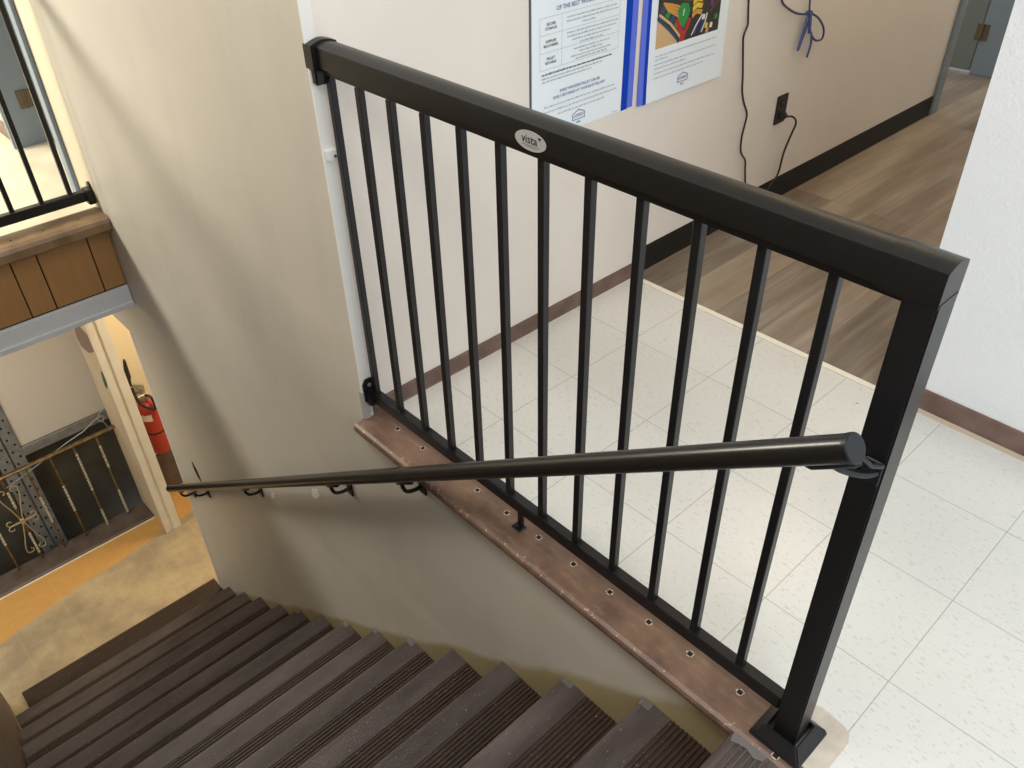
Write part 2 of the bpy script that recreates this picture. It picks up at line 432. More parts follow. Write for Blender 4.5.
# ribbed strip on the lower floor at the foot of the stairs
bm = BM(); P = [(-3.855,ZL),(-3.853,ZL+.016),(-3.842,ZL+.022)]; u = -3.836
while u < -3.56: P += [(u,ZL+.022),(u+.005,ZL+.022),(u+.007,ZL+.019),(u+.0105,ZL+.019)]; u += .0125
P += [(-3.535,ZL+.019),(-3.535,ZL)]
prism(bm, P, 'y', -1.52, YW-.001); struct('trim_floor_strip', bm, M['tread'])

# lower doorway: ivory jamb and wall stub
st = yz_boxes('wall_stub', [(-.330, -.235, ZL, -.46)], -4.90, -4.495, M['stub'])
bm = BM()
box(bm, -4.497, -4.470, -.338, -.300, ZL, -.46, .004, 2); box(bm, -4.497, -4.478, -.300, -.283, ZL, -.46); box(bm, -4.497, -4.470, -.283, -.228, ZL, -.46, .004, 2)
struct('trim_jamb', bm, M['jamb'])
bm = BM(); prism(bm, [(-4.84,-1.20),(-4.685,-1.128),(-4.566,-1.137),(-4.558,-1.257),(-4.706,-1.339),(-4.85,-1.36),(-4.88,-1.30)], 'y', -.3315, -.329); x = build('scuff', bm, M['scuff'], st); x['label'] = 'brown scuff on the ivory paint'
bm = BM(); prism(bm, [(-4.585,-1.414),(-4.55,-1.41),(-4.545,-1.46),(-4.56,-1.518),(-4.614,-1.570),(-4.63,-1.55),(-4.615,-1.488)], 'y', -.3315, -.329); x = build('scuff', bm, M['green'], st); x['label'] = 'small green mark on the ivory paint'
bm = BM(); box(bm, -5.12, -4.90, -.235, 1.4, ZL, -.46); struct('wall_lower_hall', bm, M['wall_grey_cream'])
bm = BM(); box(bm, -5.12, 1.6, 1.4, 1.5, ZL, -.46); struct('wall_lower_back', bm, M['wall_grey_cream'])
bm = BM(); box(bm, -4.902, -4.885, -.234, 1.4, ZL, ZL+.34, .003); struct('baseboard_lower', bm, M['curb'])

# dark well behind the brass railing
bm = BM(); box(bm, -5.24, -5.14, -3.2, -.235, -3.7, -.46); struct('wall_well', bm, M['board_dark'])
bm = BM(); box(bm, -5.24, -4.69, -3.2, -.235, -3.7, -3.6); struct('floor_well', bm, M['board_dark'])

# curb under the brass railing
bm = BM(); prism(bm, [(-4.69,ZL),(-4.69,-2.768),(-4.698,-2.762),(-4.872,-2.762),(-4.872,-3.55),(-4.72,-3.55),(-4.72,ZL)], 'y', -3.2, -.332)
struct('trim_curb', bm, M['curb'])
bm = BM(); box(bm, -4.6895, -4.682, -3.2, -.332, ZL, ZL+.006); struct('trim_curb_line', bm, M['threshold'])

# far upper landing: slab, floor, fascia
bm = BM(); box(bm, -6.8, -3.53, -3.2, 1.2, -.45, -.002); struct('floor_far_slab', bm, M['wall_cream'])
bm = BM(); box(bm, -6.8, -3.57, -3.2, 1.2, -.002, .004); struct('floor_far', bm, M['uppertile'])
bm = BM(); prism(bm, [(-3.575,-.01),(-3.575,.008),(-3.455,.008),(-3.436,-.001),(-3.43,-.016),(-3.434,-.052),(-3.448,-.060),(-3.53,-.066),(-3.53,-.01)], 'y', -3.2, YW-.003)
fn = struct('trim_far_nosing', bm, M['farnosing'])
for y in (-.40,-.55,-.68):
    bm = BM(); tube(bm, [(-3.50,y,.0075),(-3.50,y,.0092)], .004, 8); build('nail', bm, M['hole'], fn)
# panelling with grooves
bm = BM(); ys = [YW-.004,-.397,-.612,-.718,-.93,-1.04,-1.25,-1.46,-1.6,-1.8,-2.0,-2.3,-2.6,-2.9,-3.2]
box(bm, -3.53, -3.506, -3.2, YW-.004, -.362, -.066, mi=1)
for a, b in zip(ys, ys[1:]): box(bm, -3.51, -3.5, b+.003, a-.003, -.352, -.066, .001)
struct('wall_far_fascia', bm, [M['panelwood'], M['hole']])
bm = BM(); box(bm, -3.53, -3.488, -3.2, YW-.004, -.452, -.360, .003); box(bm, -3.53, -3.478, -3.2, YW-.004, -.466, -.440, .003)
struct('trim_far_fascia', bm, M['bluetrim'])

# wall of the far landing with its door opening
xz_wall('wall_far', [[(-3.815,0),(-3.5,0),(-3.5,2.6),(-3.815,2.6)], [(-6.8,0),(-4.58,0),(-4.58,2.6),(-6.8,2.6)], [(-4.58,2.05),(-3.815,2.05),(-3.815,2.6),(-4.58,2.6)]], YW+.004, YW+.14, M['wall_cream'])
bm = BM(); box(bm, -6.9, -6.8, -3.2, 1.2, 0, 2.6); struct('wall_far_end', bm, M['wall_cream'])
bm = BM(); box(bm, -6.8, -3.0, 1.0, 1.1, 0, 2.6); struct('wall_far_room', bm, M['wall_cream'])
baseboard('baseboard_far', 'x', -6.8, -4.66, YW+.004, .09, .008, M['base_brown'], -1)

def door(name, label_leaf, frame, leaf, leafmat, framemat, hinge, gap=None):
    bm = BM()
    for b in frame: box(bm, *b, .003)
    f = struct(name, bm, framemat)
    bm = BM(); box(bm, *leaf, .003); l = build('door_leaf', bm, leafmat, f); l['label'] = label_leaf
    for hz in (.235, 1.0, 1.8):
        x, y, ax = hinge; bm = BM()
        if ax == 'x': box(bm, x-.002, x+.004, y-.035, y+.035, hz-.045, hz+.045, .001); tube(bm, [(x+.006,y+.0,hz-.045),(x+.006,y+.0,hz+.045)], .006, 8)
        else: box(bm, x-.035, x+.035, y-.004, y+.002, hz-.045, hz+.045, .001); tube(bm, [(x,y-.006,hz-.045),(x,y-.006,hz+.045)], .006, 8)
        build('hinge', bm, M['hinge'], f)
    return f
y0 = YW+.004
door('door_1', 'blue-grey door leaf standing open', [
    (-3.82,-3.755,y0-.018,y0+.0,0,2.11), (-3.825,-3.812,y0-.012,y0+.14,0,2.05),
    (-4.60,-4.572,y0-.035,y0+.14,0,2.05), (-4.645,-4.575,y0-.018,y0,0,2.11), (-4.645,-3.755,y0-.018,y0,2.04,2.11)],
    (-4.60,-4.56,y0+.142,y0+.9,.012,2.03), M['bluegrey'], M['bluegrey'], (-4.571, y0+.095, 'x'))
door('door_2', 'grey-green door leaf standing open', [
    (XP-.002,XP+.016,3.345,3.415,0,2.11), (-1.65,XP+.002,3.405,3.418,0,2.05), (-1.65,XP+.002,4.19,4.22,0,2.05), (XP-.002,XP+.016,4.195,4.30,0,2.11), (XP-.002,XP+.016,3.345,4.30,2.05,2.11)],
    (-2.50,-1.655,4.19,4.23,.014,2.03), M['doorgrey'], M['bluegrey'], (-1.645, 4.19, 'y'))

# ceilings
bm = BM(); box(bm, -1.66, 2.2, -1.72, 6.1, 2.6, 2.7); struct('ceiling', bm, M['wall_white'])
bm = BM(); box(bm, -6.9, -1.66, -3.3, 1.2, 2.6, 2.7); struct('ceiling_far', bm, M['wall_white'])

# ------------------------------------------------------------------ staircase
stairs = thing('staircase', 'straight staircase covered in ribbed dark brown rubber treads, running down beside the beige wall', 'stairs', (-3.755, -.94, ZL))
YA, YB = -1.584, YW-.0015
for k in range(1, 14):
    x, z = NX(k), NZ(k); xb = NX(k-1)+.032
    # top profile, ribs
    P = [(x+.010, z-.034), (x+.001, z-.030), (x-.001, z-.014), (x+.002, z-.005), (x+.009, z-.0004)]
    u = x+.014; nb = []
    while u < x+.078: nb += [(u, z), (u+.0028, z), (u+.0034, z-.0007), (u+.0052, z-.0007)]; u += .0058
    P += nb; split = u
    while u < xb-.016: nb2 = [(u, z-.003), (u+.004, z-.003), (u+.006, z+.0004), (u+.0095, z+.0004), (u+.0115, z-.003)]; P += nb2; u += .0125
    P += [(xb, z-.003), (xb, z-.034)]
    bm = BM(); fs = prism(bm, P, 'y', YA, YB)
    for f in bm.faces:
        if f.calc_center_median().x < split and abs(f.normal.y) < .5: f.material_index = 1
    t = put(build('tread', bm, [M['tread'], M['nose']]), stairs)
    if k in (1, 2, 5, 6, 7, 9, 12):
        bm = BM(); prism(bm, [(x-.0018,z-.030),(x-.0022,z-.014),(x+.0012,z-.004),(x+.009,z+.0008),(x+.026+.007*(k%3),z+.0008),(x+.026+.007*(k%3),z-.002),(x+.012,z-.004),(x+.004,z-.03)], 'y', YB-.016-.006*(k%2), YB-.0005)
        put(build('worn_corner', bm, M['nose_end']), stairs)['label'] = 'pale scuffed corner of the rubber nosing'
for k in range(0, 14):
    bm = BM(); box(bm, NX(k)+.030, NX(k)+.045, YA, YB, NZ(k+1)-.003, NZ(k)-.034 if k else -.03)
    put(build('riser', bm, M['riser']), stairs)
# nosing on the edge of the landing
P = [(-.148,-.034),(-.162,-.030),(-.165,-.012),(-.160,.001),(-.150,.007)]
u = -.146
while u < -.06: P += [(u,.007),(u+.005,.007),(u+.007,.0035),(u+.011,.0035)]; u += .0125
P += [(-.055,.004),(-.03,.002),(-.03,-.034)]
bm = BM(); prism(bm, P, 'y', -1.584, -.3345)
ln = put(build('landing_nosing', bm, M['nose']), stairs); ln['label'] = 'grey ribbed nosing at the top of the stairs'
bm = BM()
pts = [(-.157,-.3355),(-.08,-.3355),(-.083,-.350),(-.10,-.356),(-.118,-.349),(-.135,-.352),(-.152,-.358)]
prism(bm, pts, 'z', .0005, .0085); put(build('worn_corner', bm, M['nose_end']), stairs)

# brown edge strip along the landing
bm = BM()
prof = [(-.215,-.002),(-.215,.004),(-.300,.0048),(-.322,.003),(-.331,-.002),(-.334,-.010),(-.333,-.022),(-.325,-.024),(-.292,-.022),(-.292,-.002)]
prism(bm, prof, 'x', -1.507, -.02)
es = struct('trim_edge_strip', bm, M['stripbrown'])
for hx in (-1.397,-1.277,-1.158,-1.040,-.923,-.804,-.683,-.565,-.447,-.331,-.201,-.072):
    hy = -.252 if hx < -.1 else -.318
    bm = BM(); a = .0088
    prism(bm, [(hx+a*math.cos(i*math.pi/5)*(1+.25*math.sin(i*3+hx*40)), hy+a*math.sin(i*math.pi/5)) for i in range(10)], 'z', .003, .0052, mi=0)
    b = .0056; prism(bm, [(hx-b,hy-b),(hx+b,hy-b),(hx+b,hy+b),(hx-b,hy+b)], 'z', .0045, .0056, mi=1)
    build('old_baluster_hole', bm, [M['shoe'], M['hole']], es)
# cream plate under the post
bm = BM()
pts = [(-.10,-.300),(-.10,-.172),(-.062,-.160),(-.012,-.165),(.004,-.172),(.012,-.190),(.012,-.30)]
prism(bm, pts, 'z', -.001, .0062)
tag(build('floor_plate', bm, M['putty']), 'cream rounded floor plate under the black base of the railing post', 'plate')

# ------------------------------------------------------------------ guard rail
YC = -.2565
gr = thing('guard_railing', 'black metal guard railing with twelve balusters along the edge of the tiled landing', 'railing', (-.8, YC, 0), 'black guard railings')
def rail_prof(hw, z0, z1, crown, e=.004):
    """(y,z) profile: flat sides, gently crowned top"""
    P = [(YC-hw, z0), (YC-hw, z1-e)]
    n = 9
    for i in range(n+1):
        t = i/n; y = YC-hw+e*.3 + (2*hw-e*.6)*t
        P.append((y, z1 + crown*math.sin(math.pi*t)))
    P += [(YC+hw, z1-e), (YC+hw, z0)]
    return P
def rise(bm):
    for v in bm.verts: v.co.z += .004 + .005*(-.06-v.co.x)/1.44
    return bm
bm = BM(); prism(bm, rail_prof(.0285, 1.026, 1.071, .007), 'x', -1.476, -.146)
# shallow grooves along the side, narrower channel below
box(bm, -1.47, -.103, YC-.019, YC+.019, 1.010, 1.027)
rise(bm)
o = put(build('top_rail', bm, M['black_rail']), gr); shade_auto(o, 30)
bm = BM(); YC0 = YC; YC = YC0-.0035
prism(bm, rail_prof(.0345, 1.021, 1.074, .0080), 'x', XP-.007, -1.4765); rise(bm)
YC = YC0
o = put(build('end_sleeve', bm, M['black_rail']), gr); shade_auto(o, 30)
bm = BM(); box(bm, XP+.003, XP+.022, YC-.034, YC+.010, .993, 1.032, .004, 2); put(build('wall_bracket', bm, M['black']), gr)
bm = BM(); prism(bm, rail_prof(.0297, 1.021, 1.0725, .0074), 'x', -.1465, -.0640); rise(bm)
o = put(build('corner_cap', bm, M['black_rail']), gr); shade_auto(o, 30)
bm = BM(); box(bm, -.1045, -.0570, YC-.0285, YC+.0285, 0.006, 1.034, .003, 2)
for v in bm.verts: v.co.x -= .006*v.co.z
post = put(build('post', bm, M['black']), gr)
bm = BM()   # base cover: square skirt with sloping sides
cx, cy = -.082, YC-.003
def ring(h, z): return [bm.verts.new((cx+sx*h, cy+sy*h, z)) for sx, sy in ((-1,-1),(1,-1),(1,1),(-1,1))]
rs = [ring(.056,.0065), ring(.056,.012), ring(.036,.034), ring(.0335,.036), ring(.0335,.020)]
for a, b in zip(rs, rs[1:]):
    for i in range(4): bm.faces.new((a[i], a[(i+1)%4], b[(i+1)%4], b[i]))
bmesh.ops.recalc_face_normals(bm, faces=bm.faces[:])
bmesh.ops.bevel(bm, geom=[e for e in bm.edges if abs((e.verts[0].co-e.verts[1].co).z) > .004 or abs(e.verts[0].co.z-.012) < 1e-4], offset=.003, segments=2, affect='EDGES')
put(build('base_cover', bm, M['black']), gr)
bm = BM(); box(bm, XP+.002, -.110, YC-.014, YC+.014, .066, .101, .0025, 2)
put(build('bottom_rail', bm, M['black']), gr)
bm = BM(); box(bm, XP+.003, XP+.028, YC-.026, YC+.014, .058, .108, .004, 2)
prism(bm, [(YC-.032,.07),(YC+.006,.07),(YC+.006,.130),(YC-.002,.146),(YC-.022,.146),(YC-.032,.130)], 'x', XP+.003, XP+.009)
o = put(build('wall_bracket', bm, M['black']), gr)
bm = BM(); tube(bm, [(XP+.008,YC-.012,.126),(XP+.013,YC-.012,.126)], .006, 10); b_ = build('screw', bm, M['steel'], o)
bal = None
for i in range(12):
    x = -1.4750 + .1147*i
    if bal is None:
        bm = BM(); box(bm, -.0084, .0084, -.0084, .0084, .100, 1.010, .0012)
        bal = build('baluster', bm, M['black']); o = bal
    else:
        o = bal.copy(); COL.objects.link(o)
    o.location = (x, YC, 0); o.parent = gr; o.matrix_parent_inverse = Matrix.Translation(-Vector(gr.location))
bm = BM(); box(bm, -.872,-.856, YC-.005, YC+.004, .004, .068, .001); box(bm, -.880,-.848, YC-.020, YC+.006, .0045, .010, .002)
tube(bm, [(-.864, YC-.012, .009), (-.864, YC-.012, .015)], .006, 8)
put(build('support_foot', bm, M['black']), gr)
# oval badge
bm = BM(); yb = YC-.0285; n = 40; cx, cz, a, b = -.7905, 1.0490, .0385, .0178
V = [bm.verts.new((cx+a*math.cos(2*math.pi*i/n), yb-.0012, cz+b*math.sin(2*math.pi*i/n))) for i in range(n)]
W = [bm.verts.new((v.co.x, yb+.0004, v.co.z)) for v in V]
bm.faces.new(V[::-1])
for i in range(n): bm.faces.new((V[i], V[(i+1)%n], W[(i+1)%n], W[i]))
badge = put(build('badge', bm, M['sticker']), gr); badge['label'] = 'silver oval badge reading vista'
bm = BM(); text_bm(bm, 'vista', .022, (cx-.002, yb-.0016, cz+.002), (1,0,0), (0,0,1))
box(bm, cx-.022, cx+.024, yb-.0016, yb-.0014, cz-.0085, cz-.0078); box(bm, cx-.016, cx+.018, yb-.0016, yb-.0014, cz-.0112, cz-.0106)
V = [bm.verts.new(p) for p in ((cx+.018,yb-.0016,cz+.0105),(cx+.028,yb-.0016,cz+.0115),(cx+.0235,yb-.0016,cz+.005))]; bm.faces.new(V)
lt = build('lettering', bm, M['ink'], badge); 

# ------------------------------------------------------------------ handrail
SL = .7221
HZ = lambda x: .833 + SL*(x+.084)
hy = -.362; hd = Vector((1,0,SL)).normalized()
hr = thing('handrail', 'round black tube handrail sloping down along the stair wall from the railing post', 'handrail', (-1.9, hy, HZ(-1.9)))
bm = BM(); A = Vector((-3.815,hy,HZ(-3.815))); B = Vector((-.087,hy,HZ(-.087)))
tube(bm, [A, B], .0215, 32); o = put(build('rail_tube', bm, M['hand_black']), hr); shade_auto(o)
for P0, s in ((B, 1), (A, -1)):
    bm = BM(); tube(bm, [P0-hd*.004*s, P0+hd*.003*s, P0+hd*.005*s, P0+hd*.0045*s, P0+hd*.003*s], 0, 32, True, [.0224,.0224,.0208,.0186,.0176])
    o = put(build('end_cap', bm, M['cap']), hr); shade_auto(o, 25)
def wall_bracket(x):
    z = HZ(x)
    bm = BM(); box(bm, x-.017, x+.017, YW-.007, YW-.0002, z-.115, z-.055, .002)
    tube(bm, spline([(x,YW-.004,z-.085),(x,YW-.030,z-.084),(x,hy+.012,z-.072),(x,hy,z-.046),(x,hy,z-.022)], 5), .0062, 8)
    s = Vector((x,hy,z)) - Vector((-SL,0,1)).normalized()*.0235
    tube(bm, [s-hd*.050, s-hd*.042, s+hd*.042, s+hd*.050], 0, 10, True, [.003,.0075,.0075,.003])
    o = put(build('bracket', bm, M['black']), hr); shade_auto(o)
    return o
for x in (-1.235,-1.68,-2.53,-3.33,-3.61): wall_bracket(x)
# bracket on the post
bm = BM(); z = HZ(-.115)
s = Vector((-.118,hy,z)) - Vector((-SL,0,1)).normalized()*.024
tube(bm, [s-hd*.050, s-hd*.040, s+hd*.030, s+hd*.040], 0, 12, True, [.003,.0075,.0075,.004])
yp = YC-.0285
box(bm, -.092, -.063, yp-.004, yp-.0002, .722, .768, .002)
tube(bm, [(-.066,yp-.003,.764),(-.072,yp-.030,.778),(-.082,hy+.022,.806)], .0042, 8)
tube(bm, spline([(-.072,yp-.004,.748),(-.080,yp-.03,.756),(-.098,hy+.015,.774),(-.112,hy,.790)], 5), .006, 8)
tube(bm, [(-.084,yp-.004,.742),(-.084,yp-.012,.742)], .0075, 12)
o = put(build('bracket', bm, M['cap']), hr); shade_auto(o)

# ------------------------------------------------------------------ far guard railing
fr = thing('guard_railing', 'black metal guard railing across the well above the brown wood panelling', 'railing', (-3.585, -1.6, 0), 'black guard railings')
XF = -3.585
bm = BM(); box(bm, XF-.018, XF+.018, -3.18, YW-.003, .044, .088, .003); put(build('bottom_rail', bm, M['black']), fr)
bm = BM(); box(bm, XF-.028, XF+.028, -3.18, YW-.006, 1.02, 1.075, .008, 2); put(build('top_rail', bm, M['black_rail']), fr)
bm = BM(); box(bm, XF-.024, XF+.036, YW-.030, YW+.0035, .030, .096, .004, 2); prism(bm, [(XF-.016,.09),(XF+.026,.09),(XF+.022,.118),(XF+.008,.126),(XF-.006,.118)], 'y', YW-.006, YW+.0035); put(build('wall_bracket', bm, M['black']), fr)
for i in range(23):
    if i == 0:
        bm = BM(); box(bm, -.0095, .0095, -.0095, .0095, .082, 1.025, .001); fb = build('baluster', bm, M['black']); o = fb
    else: o = fb.copy(); COL.objects.link(o)
    o.location = (XF, -.378-.1205*i, 0); o.parent = fr; o.matrix_parent_inverse = Matrix.Translation(-Vector(fr.location))

# ------------------------------------------------------------------ brass railing on the curb
br = thing('brass_railing', 'low old brass railing with twisted spindles and scrollwork on the dark brown curb', 'railing', (-4.832,-1.0,-2.762))
XB = -4.832
bm = BM(); prism(bm, [(XB-.013,-2.017),(XB+.013,-2.017),(XB+.016,-2.008),(XB+.010,-2.001),(XB-.010,-2.001),(XB-.016,-2.008)], 'y', -3.15, -.331)
put(build('top_rail', bm, M['brass']), br)
def spindle(sections):
    """square bar with pale twisted lengths"""
    bm = BM(); rings = []
    for i in range(73):
        t = i/72; z = -2.762 + .748*t; tw = 0; on = False
        for a, b in sections:
            tw += max(0, min(1, (t-a)/(b-a)))*math.pi*4*(b-a)/.3; on = on or a <= t <= b
        r = .0062 if not on else .0072
        rings.append(([bm.verts.new((r*1.25*math.cos(q+tw+math.pi/4), r*1.25*math.sin(q+tw+math.pi/4), z)) for q in (0, math.pi/2, math.pi, 3*math.pi/2)], on))
    for (a, s1), (b, s2) in zip(rings, rings[1:]):
        for k in range(4):
            f = bm.faces.new((a[k], a[(k+1)%4], b[(k+1)%4], b[k])); f.material_index = 1 if s1 and s2 else 0
    return bm
kinds = {}
for i in range(0, 9):
    y = -.461 - .1508*i
    kd = ((.02,.34),(.60,.90)) if i in (0,) else ((.0,.22),(.45,.92)) if i in (1,) else ((.32,.66),) if i != 4 else ((.08,.36),(.64,.86))
    if kd not in kinds: kinds[kd] = build('spindle', spindle(kd), [M['brass'], M['silver_leaf']]); o = kinds[kd]
    else: o = kinds[kd].copy(); COL.objects.link(o)
    o.location = (XB, y, 0); o.parent = br; o.matrix_parent_inverse = Matrix.Translation(-Vector(br.location))
# scroll ornament around the fifth spindle
ys_ = -.461-.1508*4
def scroll(bm, pts, r=.0044): tube(bm, spline([(XB+.004, ys_+a, b) for a, b in pts], 6), r, 6)
def curl(cy, cz, r0, a0, a1, n=14):
    return [(cy + r0*(1-.55*i/n)*math.cos(a0+(a1-a0)*i/n), cz + r0*(1-.55*i/n)*math.sin(a0+(a1-a0)*i/n)) for i in range(n+1)]
bm = BM(); zc = -2.392
for s in (-1, 1):
    # long ribs from the centre to the bottom and top curls
    for v, zz in ((-1, -2.65), (1, -2.115)):
        P = [(s*.006, zc+v*.02), (s*.030, zc+v*.12), (s*.056, zc+v*.21)]
        c = curl(s*.034, zz-v*.008, .026, 0 if s > 0 else math.pi, (0 if s > 0 else math.pi)+v*s*4.6)
        P += c; scroll(bm, P)
    # side curls at the middle
    for v in (-1, 1):
        P = [(s*.004, zc), (s*.035, zc+v*.004)] + curl(s*.072, zc+v*.026, .024, (-math.pi/2*v) , (-math.pi/2*v)+s*v*4.4)
        scroll(bm, P)
box(bm, XB-.010, XB+.012, ys_-.014, ys_+.014, zc-.022, zc+.022, .003)
M['scroll'] = mat('pale_old_brass', (.46,.37,.22), .4, .6)
o = put(build('scroll_ornament', bm, M['scroll']), br); shade_auto(o)

# ------------------------------------------------------------------ storage rack behind the brass railing
rk = thing('slotted_rack', 'grey slotted steel rack upright and cross beam behind the brass railing', 'rack', (-5.0,-.95,-3.6))
bm = BM(); box(bm, -5.03,-5.00,-1.03,-.957,-3.6,-.47,.001); box(bm, -5.03,-5.00,-.945,-.872,-3.6,-.47,.001); box(bm, -5.04,-5.02,-1.02,-.88,-3.6,-.47)
up = put(build('upright', bm, M['steel']), rk)
bm = BM()
for i in range(58):
    z = -3.55 + i*.0505
    for y in (-1.008,-.978,-.925,-.895):
        if (i + (y in (-1.008,-.925))) % 2 == 0: box(bm, -5.0005, -4.9985, y-.0065, y+.0065, z-.008, z+.008)
h_ = build('slot_holes', bm, M['hole'], up); h_['kind'] = 'stuff'
bm = BM(); box(bm, -5.02,-4.995,-.872,-.245,-2.045,-1.978,.002); box(bm, -5.02,-5.0,-3.1,-1.03,-2.045,-1.978,.002); put(build('cross_beam', bm, M['steel']), rk)
bm = BM(); box(bm, -5.045,-5.015,-.871,-.245,-1.976,-.50,.002)
tag(build('white_panel', bm, M['panelwhite']), 'large plain off-white panel standing on the slotted rack beam', 'panel')
w = thing('hook_wire', 'thin galvanised wire with a hooked end stretched behind the brass railing', 'wire', (-4.93,-.7,-2.1))
def onx(y, z): return (-4.93, y, z)
bm = BM(); tube(bm, [onx(-1.06,-2.17), onx(-.93,-2.135), onx(-.64,-2.045), onx(-.50,-2.01)], .0035, 6)
put(build('wire_rod', bm, M['wire']), w)
bm = BM(); tube(bm, spline([onx(-.50,-2.01), onx(-.43,-1.975), onx(-.375,-1.955), onx(-.352,-1.975), onx(-.372,-2.0), onx(-.395,-1.97), onx(-.36,-1.925), onx(-.335,-1.91)], 5), .0045, 6)
tube(bm, spline([onx(-.372,-1.99), onx(-.355,-2.05), onx(-.350,-2.10), onx(-.34,-2.06)], 5), .0035, 6)
put(build('hook', bm, M['wire']), w)

# ------------------------------------------------------------------ fire extinguisher
ex = thing('fire_extinguisher', 'red fire extinguisher hanging low on the cream wall behind the lower doorway', 'fire extinguisher', (-4.82,-.085,-2.42))
ex_c = (-4.815,-.09)
bm = BM(); lathe(bm, [(.055,-2.350),(.068,-2.343),(.070,-2.330),(.070,-1.985),(.066,-1.955),(.050,-1.925),(.026,-1.905),(.024,-1.895)], *ex_c, 28); o = put(build('cylinder', bm, M['red']), ex); shade_auto(o)
bm = BM(); lathe(bm, [(.0712,-2.165),(.0712,-2.152)], *ex_c, 28); put(build('strap', bm, M['rubberblack']), ex)
bm = BM(); P = []
for i in range(9):
    a = R_(-75+i*8); P.append((ex_c[0]+.0712*math.cos(a), ex_c[1]+.0712*math.sin(a)))
V = [bm.verts.new((x,y,-1.99)) for x,y in P]; W = [bm.verts.new((x,y,-2.045)) for x,y in P]
for i in range(8): bm.faces.new((V[i],V[i+1],W[i+1],W[i]))
put(build('label_plate', bm, M['labelpaper']), ex)
bm = BM(); lathe(bm, [(.024,-1.90),(.024,-1.87),(.018,-1.865),(.018,-1.82),(.022,-1.815),(.022,-1.795)], *ex_c, 16); box(bm, ex_c[0]-.012, ex_c[0]+.03, ex_c[1]-.055, ex_c[1]+.02, -1.868, -1.842, .003)
put(build('valve', bm, M['valve']), ex)
bm = BM()
prism(bm, [(ex_c[1]+.02,-1.80),(ex_c[1]-.10,-1.765),(ex_c[1]-.105,-1.78),(ex_c[1],-1.82)], 'x', ex_c[0]-.010, ex_c[0]+.010)
prism(bm, [(ex_c[1]+.02,-1.785),(ex_c[1]-.08,-1.725),(ex_c[1]-.09,-1.738),(ex_c[1],-1.80)], 'x', ex_c[0]-.010, ex_c[0]+.010)
put(build('handle', bm, M['valve']), ex)
bm = BM(); tube(bm, spline([(ex_c[0]+.02,ex_c[1]+.0,-1.85),(ex_c[0]+.06,ex_c[1]+.03,-1.87),(ex_c[0]+.085,ex_c[1]+.02,-1.95),(ex_c[0]+.06,ex_c[1]-.05,-1.88),(ex_c[0]+.02,ex_c[1]-.06,-1.76)], 6), .010, 8)
put(build('hose', bm, M['rubberblack']), ex)
bm = BM(); tube(bm, [(ex_c[0]+.02,-.155,-1.74),(ex_c[0]+.02,-.152,-1.69),(ex_c[0]+.02,-.148,-1.67),(ex_c[0]+.02,-.135,-1.55),(ex_c[0]+.02,-.133,-1.53)], 0, 10, True, [.013,.016,.020,.010,.004])
put(build('nozzle', bm, M['rubberblack']), ex)
bm = BM(); box(bm, -4.90, ex_c[0]-.06, ex_c[1]-.02, ex_c[1]+.02, -2.24, -1.86, .002); put(build('wall_hook', bm, M['steel']), ex)

# ------------------------------------------------------------------ posters
XS = XP + .0013
def sheet(bm, y0, y1, z0, z1, x=XS, curl=0, mi=0, th=.0012):
    """paper with a slight curl toward its bottom"""
    n = 10; rows = []
    for i in range(n+1):
        t = i/n; z = z0+(z1-z0)*t; dx = curl*(1-t)**3
        rows.append([bm.verts.new((x+dx, y, z)) for y in (y0, y1)] + [bm.verts.new((x+dx-th, y, z)) for y in (y1, y0)])
    for a, b in zip(rows, rows[1:]):
        for k in range(4):
            f = bm.faces.new((a[k], a[(k+1)%4], b[(k+1)%4], b[k])); f.material_index = mi
    bm.faces.new(rows[0][::-1]); bm.faces.new(rows[-1])
    bmesh.ops.recalc_face_normals(bm, faces=bm.faces[:])
YD, ZD = (0,1,0), (0,0,1)
XI = XS + .0012
def bar(bm, y0, y1, z, h=.0016, x=None, mi=0):
    x = x or XI
    V = [bm.verts.new((x, a, b)) for a, b in ((y0,z-h/2),(y1,z-h/2),(y1,z+h/2),(y0,z+h/2))]; bm.faces.new(V).material_index = mi
def textline(bm, y0, y1, z, h=.0045, x=None):
    """one line of small print: a row of letter-sized strokes in words"""
    x = x or XI; y = y0
    while y < y1:
        wl = random.uniform(.006,.020)
        e = min(y+wl, y1); u = y
        while u < e:
            lw = random.uniform(.0012,.0022); hh = h*random.choice((.62,.62,.7,1.0))
            V = [bm.verts.new((x, a, b)) for a, b in ((u,z-h/2),(min(u+lw,e),z-h/2),(min(u+lw,e),z-h/2+hh),(u,z-h/2+hh))]; bm.faces.new(V)
            u += lw+.0007
        y = e+.0032
def emblem(cy, cz, s):
    """gabled badge outline with lettering and a small second line"""
    bm = BM()
    O_ = [(-1,-.46),(1,-.46),(1,.22),(.74,.36),(0,.66),(-.74,.36),(-1,.22)]
    I_ = [(a*.90, b*.84) for a, b in O_]
    A = [bm.verts.new((XI, cy+a*s, cz+b*s)) for a, b in O_]; B = [bm.verts.new((XI, cy+a*s, cz+b*s)) for a, b in I_]
    for i in range(7): bm.faces.new((A[i], A[(i+1)%7], B[(i+1)%7], B[i]))
    text_bm(bm, "LOWE'S", s*.46, (XI, cy, cz-.02*s), YD, ZD)
    textline(bm, cy-s*.35, cy+s*.35, cz-s*.72, s*.22)
    return bm
